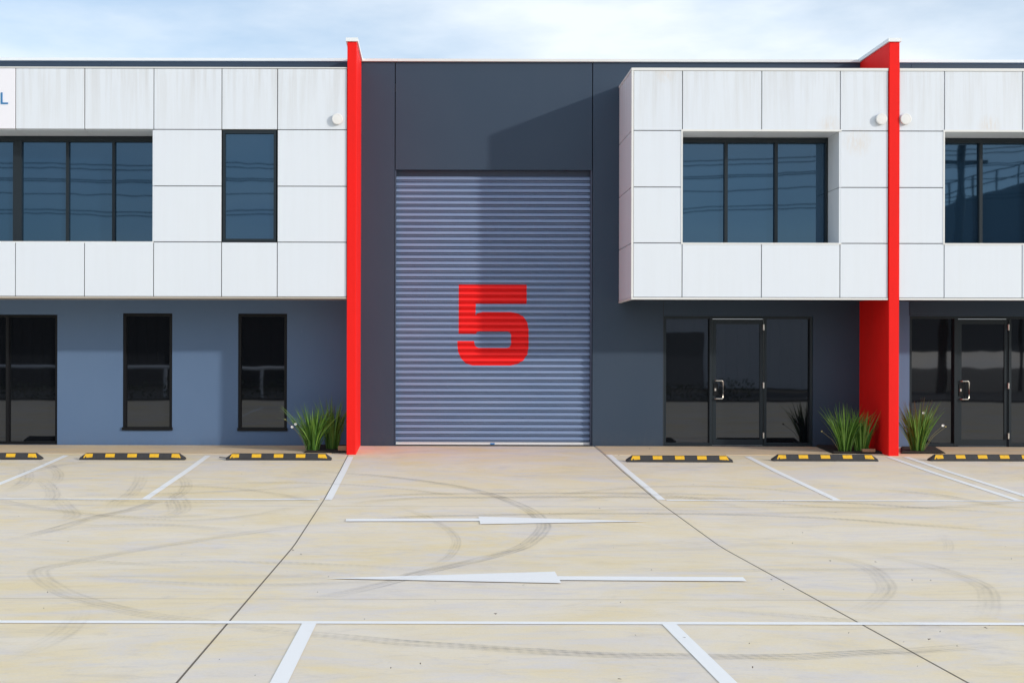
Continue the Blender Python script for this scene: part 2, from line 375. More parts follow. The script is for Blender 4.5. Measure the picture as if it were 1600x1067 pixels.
tyremark([(480, 330), (500, 290), (560, 255), (600, 200), (610, 160)], .24, 'tyre', 0)
tyremark([(690, 360), (750, 330), (740, 280), (790, 240), (800, 200), (760, 160)], .2, 'tyre', 0)
tyremark([(0, 260), (90, 215), (115, 180), (100, 130)], .24, 'tyre', 0)
tyremark([(150, 100), (240, 150), (250, 190), (200, 225)], .2, 'tyre', 0)
tyremark([(0, 190), (160, 150), (330, 120), (520, 108)], .22, 'tyre', 0)
tyremark([(340, 735), (340, 780), (280, 850), (150, 920), (0, 985)], .2, 'tyre', 0)
tyremark([(600, 500), (850, 560), (950, 640), (930, 700), (800, 780)], .2, 'tyre', 1040)
tyremark([(800, 500), (1100, 555), (1350, 640), (1400, 720), (1370, 800)], .2, 'tyre', 1040)
tyremark([(850, 230), (1000, 240), (1200, 262), (1420, 300), (1544, 318)], .2, 'tyre2', 1040)
tyremark([(1180, 420), (1220, 470), (1210, 520)], .12, 'tyre', 1040)
tyremark([(0, 735), (200, 750), (480, 775), (800, 800), (1200, 825), (1544, 838)], .18, 'tyre', 1040)

rt = random.Random(21)
for k in range(16):                                      # faint long passes of wheels along the aisle
    y0 = rt.uniform(745, 905); x0 = rt.choice((rt.uniform(-60, 250), rt.uniform(800, 1250))); ln_ = rt.uniform(300, 620); c_ = rt.uniform(-22, 22); e_ = rt.uniform(-20, 30)
    tyremark([(x0+ln_*f, y0+c_*4*f*(1-f)+e_*f) for f in (0, .2, .4, .6, .8, 1)], rt.uniform(.16, .24), 'tyre')
for px_, py_ in ((60, 770), (265, 790), (90, 800)):   # scuffs where wheels turned into the bays
    tyremark([(px_+rt.uniform(-8, 8), py_-26), (px_+rt.uniform(4, 22), py_-10), (px_+rt.uniform(6, 24), py_+8), (px_-rt.uniform(0, 30), py_+24)], .24, 'tyre')
# ================================================================== BUILDING
ZR = [CAMZ+q*DC/F for q in (452, 356.5, 268.3, 181, 95.5)]        # cladding rows, top to bottom
ZT = CAMZ+463*D0/F                                                  # wall top
u_left = tag(empty('warehouse_unit', (-7.5, D0, 0)), 'left warehouse unit with blue grey ground floor and white panel upper storey', 'building', 'adjoining warehouse units')
u_mid = tag(empty('warehouse_unit', (2.8, D0, 0)), 'middle charcoal warehouse unit with tall roller door numbered 5', 'building', 'adjoining warehouse units')
u_right = tag(empty('warehouse_unit', (11.5, D0, 0)), 'right warehouse unit beyond the second red wall, cut off by the frame', 'building', 'adjoining warehouse units')
FL = (WX(542, DF, 400), WX(556.5, DF, 400)); FR = (WX(1389, DF, 400), WX(1405, DF, 400))

PG = .014                                                          # joint width
def panel(x0, x1, z0, z1, parent, y=DC, m='panel', name='panel'):
    return box(name, x0+PG/2, x1-PG/2, y, y+.03, z0+PG/2, z1-PG/2, M[m], parent, .003)

# ---- left unit -----------------------------------------------------------
def wx(x): return WX(x, D0, 600)
LX0 = -16.0
hl = [(wx(192), wx(269), WZ(672, D0, 230), WZ(489.5, D0, 230)), (wx(372), wx(448.5), WZ(673, D0, 410), WZ(490, D0, 410)), (LX0+2, wx(89.5), 0, WZ(491.5, D0, 50))]
zs_ = ZR[4]+.06
wallgrid('wall', LX0, FL[0]+.002, -.05, ZT, D0, D0+.25, hl, M['grey'], u_left)
boxes('parapet_band', [(LX0, WX(174.5, D0), D0-.012, D0-.002, ZR[0]-.3, ZT-.02), (WX(175.3, D0), WX(380.5, D0), D0-.012, D0-.002, ZR[0]-.3, ZT-.02), (WX(381.3, D0), FL[0], D0-.012, D0-.002, ZR[0]-.3, ZT-.02)], M['dark'], u_left)
box('capping', LX0, FL[0], D0-.05, D0+.30, ZT, ZT+.05, M['cap'], u_left)
box('roof', LX0, FL[1]-.1, D0+.25, D0+18, ZT-.5, ZT-.35, M['cap'], u_left)
cl = [WX(x, DC, 300) for x in (-408, -300, -192, -84, 24, 132, 240, 346.3, 433.3)] + [FL[0]-.003]
slot_x1 = cl[6]; nwin = (cl[7], cl[8])
# cladding box body, open at the windows
wallgrid('cladding_backing', cl[0], FL[0], ZR[4], ZR[0], DC+.03, DC+.20, [(cl[0]+.4, slot_x1, ZR[3], ZR[1]), (nwin[0], nwin[1], ZR[3], ZR[1])], M['back'], u_left)
box('soffit', cl[0], FL[0]-.01, DC+.2, D0-.001, ZR[4]+.01, ZR[4]+.06, M['tan'], u_left)
box('drip_edge', cl[0], FL[0]-.01, DC-.012, DC+.2, ZR[4]-.028, ZR[4]-.002, M['tan'], u_left)
box('top_flashing', cl[0], FL[0]-.01, DC-.006, D0-.02, ZR[0]+.002, ZR[0]+.022, M['trim'], u_left)
for r in range(4):
    for c in range(len(cl)-1):
        if r in (1, 2) and (cl[c] < slot_x1-.01 or abs(cl[c]-nwin[0]) < .01): continue
        if r == 0 and c == 3: continue
        panel(cl[c], cl[c+1], ZR[r+1], ZR[r], u_left)
sg = tag(empty('sign_panel', ((cl[3]+cl[4])/2, DC, ZR[1])), 'white sign panel with blue letter L, top left corner', 'sign')
box('board', cl[3]+PG/2, cl[4]-PG/2, DC-.004, DC+.029, ZR[1]+PG/2, ZR[0]-PG/2, M['sign'], sg, .003)
lx0, lx1 = WX(1.5, DC, 155), WX(12.8, DC, 155); lz0, lz1 = WZ(163.2, DC, 5), WZ(145, DC, 5)
raw('letter', [(a, b, c) for b in (DC-.012, DC-.0042) for a, c in ((lx0, lz0), (lx1, lz0), (lx1, lz0+.027), (lx0+.03, lz0+.027), (lx0+.03, lz1), (lx0, lz1))],
    [(0, 1, 2, 3, 4, 5), (6, 7, 8, 9, 10, 11)] + [(i, (i+1) % 6, (i+1) % 6+6, i+6) for i in range(6)], M['signblue'], sg)
# window reveals
def reveal(parent, x0, x1, joints, right=True):
    js = [x0]+joints+[x1]
    for a, b in zip(js, js[1:]): box('soffit_panel', a+.005, b-.005, DC+.031, DW+.02, ZR[1]-.010, ZR[1]+.02, M['panel'], parent)
    box('sill', x0, x1, DC+.002, DW+.02, ZR[3]-.02, ZR[3]+.006, M['trim'], parent)
    if right:
        for a, b in ((ZR[3]+.008, ZR[2]-.005), (ZR[2]+.005, ZR[1]-.012)): box('jamb_panel', x1-.018, x1+.02, DC+.002, DW+.02, a, b, M['panel'], parent)
def window(parent, x0, x1, z0, z1, y, fr, mull, mat_f='frame', gl='glassu', top=None, dep=.06, wide=None, name='window'):
    """frame with mullions (window) > panes"""
    top = top or fr
    bs = [(x0, x0+fr, y-dep, y+.02, z0, z1), (x1-fr, x1, y-dep, y+.02, z0, z1), (x0+fr, x1-fr, y-dep+.002, y+.02, z0, z0+fr), (x0+fr, x1-fr, y-dep+.002, y+.02, z1-top, z1)]
    edges = [x0+fr]
    for a, b in mull:
        bs.append((a, b, y-dep-.004, y+.02, z0+fr, z1-top)); edges += [a, b]
    edges.append(x1-fr)
    f = boxes(name, bs, M[mat_f], parent)
    for a, b in zip(edges[::2], edges[1::2]):
        box('pane', a-.01, b+.01, y-.006+.002*random.random(), y+.006, z0+fr-.01, z1-top+.01, M[gl], f)
    return f
reveal(u_left, cl[0]+.4, slot_x1, [cl[1], cl[2], cl[3], cl[4], cl[5]], True)
def wu(x): return WX(x, DW, 300)
ztop = ZR[1]-.012
window(u_left, cl[0]+.4, slot_x1-.02, ZR[3]+.008, ztop, DW, .035, [(wu(-110), wu(-105)), (wu(-52), wu(-47)), (wu(22), wu(35.5)), (wu(104.5), wu(108.8)), (wu(176.5), wu(180.8))], top=.10)
window(u_left, nwin[0]+.015, nwin[1]-.02, ZR[3]+.012, ZR[1]-.012, DC+.06, .045, [], top=.05, dep=.05)
for (a, b, z0, z1) in hl[:2]:
    f = window(u_left, a+.002, b-.002, z0+.002, z1-.002, D0+.08, .05, [], 'black', 'glassl', dep=.07)
    box('sill', a-.01, b+.012, D0-.03, D0+.02, z0+.0, z0+.055, M['black'], f)
def wl(x): return WX(x, D0+.1, 600)
window(u_left, LX0+2.002, hl[2][1]-.002, .01, hl[2][3]-.002, D0+.1, .045, [(wl(-190), wl(-184)), (wl(-110), wl(-104)), (wl(-62), wl(-56)), (wl(11), wl(15.5))], 'black', 'glassl', dep=.07, name='shopfront')

# ---- middle unit -----------------------------------------------------------
RX0, RX1 = WX(616.8, D0, 500), WX(925.2, D0, 500); RZ1 = WZ(265.5, D0, 770)
EX0, EX1, EZ1 = WX(1037, D0, 600), WX(1270, D0, 600), WZ(494, D0, 1150)
wallgrid('wall_panel', FL[1]-.002, RX0-.008, -.05, ZT, D0, D0+.25, [], M['dark'], u_mid)
wallgrid('wall_panel', RX0+.008, RX1-.008, RZ1, ZT, D0+.004, D0+.25, [], M['dark'], u_mid)
wallgrid('wall_panel', RX1+.008, FR[0]+.002, -.05, ZT, D0, D0+.25, [(EX0, EX1, -.02, EZ1)], M['dark'], u_mid)
boxes('wall_backing', [(RX0-.3, RX0+.2, D0+.26, D0+.3, 0, ZT), (RX1-.2, RX1+.3, D0+.26, D0+.3, 0, ZT)], M['back'], u_mid)
box('capping', FL[1], FR[0], D0-.05, D0+.30, ZT, ZT+.045, M['trim'], u_mid)
box('roof', FL[1], FR[0], D0+.25, D0+18, ZT-.5, ZT-.35, M['cap'], u_mid)
# roller door
YD = D0+.13; ZB = .055; NS = 44; PH = (WZ(274.5, D0, 770)-ZB)/NS
door = boxes('roller_door', [(RX0-.02, RX1+.02, YD+.036, YD+.06, ZB-.03, RZ1+.2), (RX0+.001, RX0+.02, D0+.03, YD+.035, 0, RZ1), (RX1-.028, RX1-.001, D0+.03, YD+.035, 0, RZ1)], M['curtain'], u_mid)
k_ = PH/.1125
prof = [(0, -.03), (.013, -.03), (.014, .010), (.020, .015), (.030, .009), (.031, -.03), (.043, -.03), (.044, .031), (.048, .036), (.062, .034), (.078, .028), (.094, .020), (.103, .012), (.105, -.03), (.1125, -.03)]
prof = [(z*k_, d) for z, d in prof]
xa, xb = RX0+.021, RX1-.029; xm = (xa+xb)/2
vs = []; fs = []
for z, d in prof: vs += [(xa-xm, -d, z), (xb-xm, -d, z)]
for i in range(len(prof)-1): fs.append((2*i, 2*i+1, 2*i+3, 2*i+2))
sme = bpy.data.meshes.new('slat'); sme.from_pydata(vs, [], fs); sme.materials.append(M['slat'])
for i in range(NS): put('slat', sme, None, door, (xm, YD, ZB+i*PH))
box('bottom_rail', xa, xb, YD-.035, YD+.02, .012, ZB+.004, M['rail'], door, .004)
lk = WX(770, D0, 690); box('lock', lk-.04, lk+.04, YD-.045, YD-.034, .018, .048, M['blue'], door, .003)
# number 5, paint following the slats
five = [(415, 52), (792, 52), (792, 158), (510, 158), (508, 222), (522, 211), (548, 205), (700, 205), (740, 211), (772, 228), (794, 258), (803, 300), (803, 402), (796, 440), (775, 472), (742, 493), (700, 501), (492, 501), (455, 489), (428, 462), (412, 425), (408, 385), (408, 367), (500, 367), (504, 385), (512, 398), (528, 405), (680, 405), (697, 400), (706, 386), (706, 330), (700, 318), (685, 312), (530, 312), (516, 317), (510, 327), (415, 327)]
five = [(WX(600+x/3.556, YD, 500), WZ(430+y/3.556, YD, 770)) for x, y in five]
def scan(z):
    xs = []
    for (a, b), (c, d) in zip(five, five[1:]+five[:1]):
        if (b > z) != (d > z): xs.append(a+(z-b)/(d-b)*(c-a))
    xs.sort(); return list(zip(xs[::2], xs[1::2]))
def depth(z):
    q = (z-ZB) % PH
    for (a, da), (b, db) in zip(prof, prof[1:]):
        if q <= b: return da+(db-da)*(q-a)/(b-a)
    return 0
zlo, zhi = min(p[1] for p in five), max(p[1] for p in five); zz = {zlo, zhi}
for i in range(NS):
    for a, b in zip(prof, prof[1:]):
        n = max(1, int((b[0]-a[0])/.006))
        for k in range(n): zz.add(ZB+i*PH+a[0]+(b[0]-a[0])*k/n)
zz = sorted(z for z in zz if zlo <= z <= zhi); vs = []; fs = []
for a, b in zip(zz, zz[1:]):
    if b-a < 1e-5: continue
    for x0, x1 in scan((a+b)/2):
        n = len(vs); e = 1e-6
        vs += [(x0, YD-depth(a+e)-.0015, a), (x1, YD-depth(a+e)-.0015, a), (x1, YD-depth(b-e)-.0015, b), (x0, YD-depth(b-e)-.0015, b)]; fs.append((n, n+1, n+2, n+3))
num = raw('painted_number', vs, fs, M['redpaint'], door); num['label'] = 'large red number 5 painted across the slats'
# projecting box
cb = [WX(x, DC, 300) for x in (987, 1066, 1190, 1312.7)] + [FR[0]-.004]
wallgrid('cladding_backing', cb[0]+.032, FR[0]-.002, ZR[4], ZR[0], DC+.03, DC+.2, [(cb[1], cb[3], ZR[3], ZR[1])], M['back'], u_mid)
box('side_backing', cb[0]+.033, cb[0]+.1, DC+.2, D0-.001, ZR[4], ZR[0], M['back'], u_mid)
box('soffit', cb[0]+.04, FR[0]-.01, DC+.2, D0-.001, ZR[4]+.01, ZR[4]+.06, M['dark'], u_mid)
boxes('drip_edge', [(cb[0]-.004, FR[0]-.01, DC-.012, DC+.05, ZR[4]-.03, ZR[4]+.004), (cb[0]-.004, cb[0]+.04, DC+.05, D0-.001, ZR[4]-.03, ZR[4]+.004)], M['trim'], u_mid)
boxes('top_flashing', [(cb[0]-.008, FR[0]-.01, DC-.012, D0-.004, ZR[0]-.02, ZR[0]+.025)], M['trim'], u_mid)
box('corner_trim', cb[0]-.006, cb[0]+.03, DC-.008, DC+.028, ZR[4]+.006, ZR[0]-.022, M['trim'], u_mid)
for r in range(4):
    for c in range(4):
        if r in (1, 2) and c in (1, 2): continue
        panel(cb[c]+(.03 if c == 0 else 0), cb[c+1], ZR[r+1]+(.006 if r == 3 else 0), ZR[r]-(.016 if r == 0 else 0), u_mid)
    box('side_panel', cb[0], cb[0]+.03, DC+.033, D0-.004, ZR[r+1]+PG/2+(.004 if r == 3 else 0), ZR[r]-PG/2-(.016 if r == 0 else 0), M['panel'], u_mid, .003)
reveal(u_mid, cb[1], cb[3], [WX(1188.5, DC)])
box('window_trim', cb[1]-.02, cb[1]+.006, DC-.008, DW, ZR[3]+.008, ZR[1]-.012, M['trim'], u_mid)
for za, zb in ((ZR[1]-.012, ZR[1]+.022), (ZR[3]-.02, ZR[3]+.007)): box('window_trim', cb[1]-.02, cb[3]+.02, DC-.009, DC+.03, za, zb, M['trim'], u_mid)
window(u_mid, cb[1]+.007, cb[3]-.02, ZR[3]+.008, ztop, DW, .045, [(wu(1131), wu(1135.8)), (wu(1209), wu(1213.8))], top=.09)
# entrance
def entrance(parent, x0, x1, z1, m1, m2, dl, dr, hx, y=D0+.1):
    """x0..x1 opening, m1/m2 mullion spans, dl/dr door leaf"""
    fr = .045
    f = boxes('entrance_frame', [(x0, x0+fr, y-.08, y+.03, -.01, z1), (x1-fr, x1, y-.08, y+.03, -.01, z1), (x0+fr, x1-fr, y-.078, y+.03, z1-fr, z1),
        (m1[0], m1[1], y-.084, y+.03, 0, z1-fr), (m2[0], m2[1], y-.084, y+.03, 0, z1-fr), (x0+fr, m1[0], y-.078, y+.03, -.01, .06), (m2[1], x1-fr, y-.078, y+.03, -.01, .06), (m1[1], m2[0], y-.07, y+.03, -.02, .012)], M['frame'], parent)
    box('pane', x0+fr-.01, m1[0]+.01, y-.006, y+.006, .05, z1-fr+.01, M['glassl'], f); box('pane', m2[1]-.01, x1-fr+.01, y-.008, y+.004, .05, z1-fr+.01, M['glassl'], f)
    s = .065; zt = z1-fr-.006
    d = boxes('glass_door', [(dl, dl+s, y-.06, y-.01, .018, zt), (dr-s, dr, y-.06, y-.01, .018, zt), (dl+s, dr-s, y-.058, y-.012, .018, .125), (dl+s, dr-s, y-.058, y-.012, zt-.09, zt)], M['frame'], parent)
    box('pane', dl+s-.01, dr-s+.01, y-.04, y-.03, .115, zt-.08, M['glassl'], d)
    vs = []; fs = []; yh = y-.13; zc = 1.04; h = .165
    tube(vs, fs, [(hx, y-.06, zc+h), (hx, yh+.02, zc+h), (hx+.02, yh, zc+h), (hx+.115, yh, zc+h), (hx+.135, yh, zc+h-.025), (hx+.135, yh, zc-h+.025), (hx+.115, yh, zc-h), (hx+.02, yh, zc-h), (hx, yh+.02, zc-h), (hx, y-.06, zc-h)], .014, 10)
    raw('handle', vs, fs, M['steel'], d, True)
    boxes('lock', [(hx-.03, hx+.055, y-.075, y-.061, zc-.11, zc+.11)], M['black'], d, .004); boxes('keyhole', [(hx-.012, hx+.018, y-.082, y-.0755, zc-.025, zc+.025)], M['steel'], d, .003)
    for z in (.2, 1.12, z1-.2): box('hinge', dr-.012, dr+.014, y-.10, y-.0605, z-.055, z+.055, M['steel'], d, .004)
def we(x): return WX(x, D0+.05, 600)
entrance(u_mid, EX0+.003, EX1-.003, EZ1-.003, (we(1108), we(1112.5)), (we(1193), we(1197)), we(1113.2), we(1192.3), we(1117))
boxes('wall_joint', [(EX0-.012, EX0-.004, D0-.001, D0+.001, 0.0, ZR[4])], M['back'], u_mid)

# ---- right unit ------------------------------------------------------------
QX0, QX1, QZ1 = WX(1421, D0, 600), WX(1652, D0, 600), WZ(494, D0, 1500)
RXE = 17.0
wallgrid('wall', FR[1]-.002, RXE, -.05, ZT, D0, D0+.25, [(QX0, QX1, -.02, QZ1)], M['grey'], u_right)
box('header', QX0-.005, RXE, D0-.012, D0-.002, QZ1, ZR[4]+.1, M['dark'], u_right)
boxes('parapet_band', [(FR[1], WX(1422.6, D0), D0-.012, D0-.002, ZR[0]-.3, ZT-.02), (WX(1423.4, D0), RXE, D0-.012, D0-.002, ZR[0]-.3, ZT-.02)], M['dark'], u_right)
box('capping', FR[1], RXE, D0-.05, D0+.30, ZT, ZT+.05, M['cap'], u_right)
box('roof', FR[1], RXE, D0+.25, D0+18, ZT-.5, ZT-.35, M['cap'], u_right)
ce = [FR[1]+.004] + [WX(x, DC, 300) for x in (1475.5, 1597.5, 1720, 1842)]
wallgrid('cladding_backing', FR[1]+.002, ce[-1], ZR[4], ZR[0], DC+.03, DC+.2, [(ce[1], ce[3], ZR[3], ZR[1])], M['back'], u_right)
box('soffit', FR[1]+.01, ce[-1], DC+.2, D0-.013, ZR[4]+.01, ZR[4]+.06, M['dark'], u_right)
box('drip_edge', FR[1]+.01, ce[-1], DC-.012, DC+.05, ZR[4]-.03, ZR[4]+.004, M['trim'], u_right)
box('top_flashing', FR[1]+.01, ce[-1], DC-.012, D0-.014, ZR[0]-.02, ZR[0]+.025, M['trim'], u_right)
for r in range(4):
    for c in range(4):
        if r in (1, 2) and c in (1, 2): continue
        panel(ce[c], ce[c+1], ZR[r+1]+(.006 if r == 3 else 0), ZR[r]-(.016 if r == 0 else 0), u_right)
reveal(u_right, ce[1], ce[3], [ce[2]])
for za, zb in ((ZR[1]-.012, ZR[1]+.022), (ZR[3]-.02, ZR[3]+.007)): box('window_trim', ce[1]-.02, ce[3]+.02, DC-.009, DC+.03, za, zb, M['trim'], u_right)
box('window_trim', ce[1]-.02, ce[1]+.006, DC-.008, DW, ZR[3]+.008, ZR[1]-.012, M['trim'], u_right)
window(u_right, ce[1]+.007, ce[3]-.02, ZR[3]+.008, ztop, DW, .045, [(wu(1528), wu(1533)), (wu(1606), wu(1611))], top=.09)
entrance(u_right, QX0+.003, QX1-.003, QZ1-.003, (we(1490), we(1495.5)), (we(1575), we(1579)), we(1496.5), we(1574.5), we(1500))

# ---- red blade walls -------------------------------------------------------
def fin(x0, x1, label, ytop):
    f = tag(empty('blade_wall', ((x0+x1)/2, DF, ZG(DF))), label, 'wall', 'red blade walls between the units')
    box('wall', x0, x1, DF, D0+.6, ZG(DF)-.05, ytop, M['red'], f, .006)
    box('capping', x0-.025, x1+.025, DF-.03, D0+.62, ytop+.001, ytop+.062, M['cap'], f)
zf = WZ(66, DF, 1000)
fin(FL[0], FL[1]+.0, 'red rendered blade wall left of the roller door', WZ(65.5, DF, 550)); fin(FR[0], FR[1], 'red rendered blade wall right of the projecting white box', WZ(66, DF, 1396))

# ---- round wall lamps -------------------------------------------------------
def lamp(px, label):
    X, Z = WX(px, DC, 187), WZ(187, DC, px)
    t = tag(empty('wall_lamp', (X, DC, Z-.095)), label, 'lamp', 'round white wall lamps')
    def disc(name, pr, m):
        n = 32; vs = []; fs = []
        for r, d in pr:
            for j in range(n): a = 2*math.pi*j/n; vs.append((X+r*math.cos(a), DC-d, Z+r*math.sin(a)))
        for i in range(len(pr)-1):
            for j in range(n): fs.append((i*n+j, i*n+(j+1) % n, (i+1)*n+(j+1) % n, (i+1)*n+j))
        fs.append(tuple((len(pr)-1)*n+j for j in range(n))); return raw(name, vs, fs, m, t)
    disc('base', [(.07, 0), (.075, .02)], M['back'])
    disc('cover', [(.080, .018), (.094, .020), (.095, .052), (.091, .060), (.074, .063), (.072, .060), (.04, .062), (.005, .063)], M['lamp'])
lamp(527.5, 'round white lamp on panel left of the left red wall'); lamp(1376, 'round white lamp on the box left of the right red wall'); lamp(1414, 'round white lamp right of the right red wall')

# ================================================================== YARD FURNITURE
def wheel_stop(x0, x1, yb, label, rod=False):
    X0, D = GP(x0, yb); X1 = GP(x1, yb)[0]; X1 = X0+1.75 if abs(X1-X0-1.75) < .12 else X1
    z = ZG(D); t = tag(empty('wheel_stop', ((X0+X1)/2, D, z)), label, 'wheel stop', 'rubber wheel stops along the bays')
    H, W, e = .105, .15, .10
    sec = [(0, .002), (0, .035), (.045, H-.006), (.055, H), (W-.055, H), (W-.045, H-.006), (W, .035), (W, .002)]
    vs = []; fs = []; n = len(sec)
    for X, s in ((X0, .35), (X0+.012, .42), (X0+e, 1), (X1-e, 1), (X1-.012, .42), (X1, .35)):
        for d, h in sec: vs.append((X, D+d, z+.002+h*s + (ZG(D+d)-z)))
    for i in range(5):
        for j in range(n): fs.append((i*n+j, i*n+(j+1) % n, (i+1)*n+(j+1) % n, (i+1)*n+j))
    fs += [tuple(range(n)), tuple(5*n+j for j in range(n))]
    raw('body', vs, fs, M['rubber'], t)
    L_ = X1-X0; pw = .155
    for k in range(5):
        c = X0+.085+pw/2-.02+(L_-.13-pw)*k/4; a, b = c-pw/2, c+pw/2
        def P(X, f):                                   # on the front slope, f 0..1 from bottom to top
            s = 1 if X0+e <= X <= X1-e else .42+.58*(min(X-X0, X1-X)-.012)/(e-.012)
            d = .045*f; h = (.035+(H-.006-.035)*f)*s; return (X, D+d-.0035, z+.002+h+.0015+(ZG(D+d)-z))
        raw('reflector', [P(a, .12), P(b, .12), P(b-(.035 if k == 4 else 0), .97), P(a+(.035 if k == 0 else 0), .97)], [(0, 1, 2, 3)], M['yellow'], t)
    if rod:
        vs = []; fs = []; tube(vs, fs, [(X0-.12, D+.08, z+.045), (X0+.03, D+.08, z+.035)], .009, 6); raw('fixing_rod', vs, fs, M['rubber'], t)
wheel_stop(-101, 59, 718, 'wheel stop at the left edge, half out of frame')
wheel_stop(123.5, 284.5, 718.5, 'black and yellow wheel stop below the left narrow ground floor window')
wheel_stop(352.5, 511.5, 719, 'black and yellow wheel stop beside plant left of the roller door', True)
wheel_stop(979.5, 1140, 722, 'black and yellow wheel stop right of the roller door driveway')
wheel_stop(1208, 1370.5, 720.5, 'black and yellow wheel stop in front of plants left of the right red wall')
wheel_stop(1454, 1616, 720.5, 'wheel stop at the right edge, before the right glass door')

# planting beds and bricks
def bed(px, label):
    P = [GP(*q) for q in px]; vs = [(x, y, ZG(y)+.010) for x, y in P]; cx = sum(v[0] for v in vs)/len(vs); cy = sum(v[1] for v in vs)/len(vs)
    n = len(vs); vs += [(cx+(v[0]-cx)*.9, cy+(v[1]-cy)*.9, v[2]+.028) for v in vs]
    tag(raw('garden_bed', vs, [tuple(range(n, 2*n))]+[(i, (i+1) % n, (i+1) % n+n, i+n) for i in range(n)], M['soil']), label, 'garden bed')
bed([(474, 708), (542, 708), (545, 697.5), (490, 697)], 'dark soil bed at the foot of the left red wall')
bed([(1301, 709), (1386, 709), (1338, 697.2), (1273, 696.5)], 'dark soil bed left of the right red wall')
bed([(1407, 709), (1478, 709), (1462, 700), (1407, 700)], 'dark soil bed right of the right red wall')
def brick(x0, x1, yb, label, h=.075):
    X0, D = GP(x0, yb); X1 = GP(x1, yb)[0]; z = ZG(D); tag(box('brick', X0, X1, D, D+.11, z+.004, z+.004+h, M['brick'], None, .006), label, 'brick', 'loose tan bricks in the beds')
brick(528, 541.5, 707, 'tan brick lying against the left red wall', .11); brick(1348, 1368, 708.5, 'tan brick beside plants left of the right red wall')

# strap-leaved plants
def plant(px, py, h, spread, n, seed, label, flowers=()):
    X, D = GP(px, py); z = ZG(D)+.02; rnd = random.Random(seed)
    t = tag(empty('strap_leaf_plant', (X, D, z)), label, 'plant', 'strap leaved plants at the red walls')
    vs = []; fs = []; tone = []
    for i in range(n):
        a = rnd.uniform(0, 2*math.pi); r0 = rnd.uniform(0, .09); ln = h*rnd.uniform(.55, 1.05); lean = rnd.random()**.8*spread; wd = rnd.uniform(.007, .014)
        dx, dy = math.cos(a), math.sin(a)*.7; p = Vector((X+dx*r0*1.3, D+dy*r0, z)); tw = rnd.uniform(0, math.pi); s = Vector((math.cos(tw), math.sin(tw), 0))
        droop = rnd.uniform(.0, .35)*(rnd.random() < .45); tn = rnd.random(); k0 = len(vs); seg = 7
        for k in range(seg+1):
            f = k/seg; q = p + Vector((dx, dy, 0))*(lean*ln*(f**1.5)) + Vector((0, 0, ln*(f - droop*f**3)*math.sqrt(max(.1, 1-(lean*f)**2*.5))))
            ww = wd*(1-f**2.2)*(.65+.35*min(1, f*4)); vs += [tuple(q-s*ww), tuple(q+s*ww+Vector((0, .002, 0)))]; tone += [min(1, tn*.75+f*.25)]*2
        for k in range(seg): fs.append((k0+2*k, k0+2*k+1, k0+2*k+3, k0+2*k+2))
    me = bpy.data.meshes.new('leaves'); o0 = Vector((X, D, z)); me.from_pydata([tuple(Vector(v)-o0) for v in vs], [], fs)
    a_ = me.attributes.new('tone', 'FLOAT', 'POINT'); a_.data.foreach_set('value', tone)
    for p in me.polygons: p.use_smooth = True
    lf = put('leaves', me, M['leaf'], t, o0); lf['kind'] = 'stuff'
    for (fx, fz, white) in flowers:
        sx = X+fx; vs = []; fs = []; tube(vs, fs, [(X+fx*.2, D, z), (X+fx*.55, D-.03, z+fz*.6), (sx, D-.05, z+fz)], [.004, .0035, .0025], 5); raw('flower_stem', vs, fs, M['stem'], t)
        vs = []; fs = []; c = Vector((sx, D-.05, z+fz))
        for k in range(6):
            a = k*math.pi/3+fx*9; u = Vector((math.cos(a), -.35, math.sin(a)*.8)); s = Vector((-math.sin(a), 0, math.cos(a)))*.013; m_ = len(vs); L_ = .028 if white else .018
            vs += [tuple(c), tuple(c+u*L_*.6-s), tuple(c+u*L_), tuple(c+u*L_*.6+s)]; fs.append((m_, m_+1, m_+2, m_+3))
        raw('flower', vs, fs, M['petal'] if white else M['stem'], t)
plant(489, 706, .88, .72, 240, 3, 'larger strap leaved plant left of the left red wall', ((-.36, .42, True), (-.30, .47, True), (-.2, .44, False), (-.48, .55, False)))
plant(519, 704, .98, .42, 170, 5, 'upright strap leaved plant tucked against the left red wall', ((-.06, .56, False),))
plant(1320, 707.5, .86, .60, 190, 8, 'strap leaved plant nearest the middle glass entrance', ((-.42, .36, False),))
plant(1346, 707, .78, .50, 150, 11, 'strap leaved plant beside the brick, left of the right red wall')
plant(1434, 707, .92, .55, 270, 14, 'strap leaved plant with white flowers right of the right red wall', ((.08, .68, True), (.08, .47, False), (.42, .46, True), (.47, .44, False)))
# litter
vs = []; fs = []; rnd = random.Random(4)
pts = [(1018, 892), (818, 916), (680, 941), (774, 962), (937, 796), (1205, 908), (1305, 802), (1368, 880), (1540, 984), (1452, 1002), (968, 1064), (458, 861), (470, 868), (1015, 702), (967, 712), (1069, 999), (1425, 908), (1297, 878)]
pts += [(rnd.uniform(0, 1600), rnd.uniform(705, 1060)) for _ in range(60)]
for i, q in enumerate(pts):
    x, y = GP(*q); z = ZG(y)+.009; s = .014 if i < 18 else rnd.uniform(.003, .008); a = rnd.uniform(0, 6.3); m_ = len(vs)
    for k, r in enumerate((1, .5, 1.1, .6)): vs.append((x+s*r*math.cos(a+k*1.57), y+s*r*math.sin(a+k*1.57), z+rnd.uniform(0, .012)))
    fs.append((m_, m_+1, m_+2, m_+3))
lit = raw('leaf_litter', vs, fs, M['litter']); lit['kind'] = 'stuff'; tag(lit, 'scattered dry leaf bits and specks on the concrete yard', 'litter')

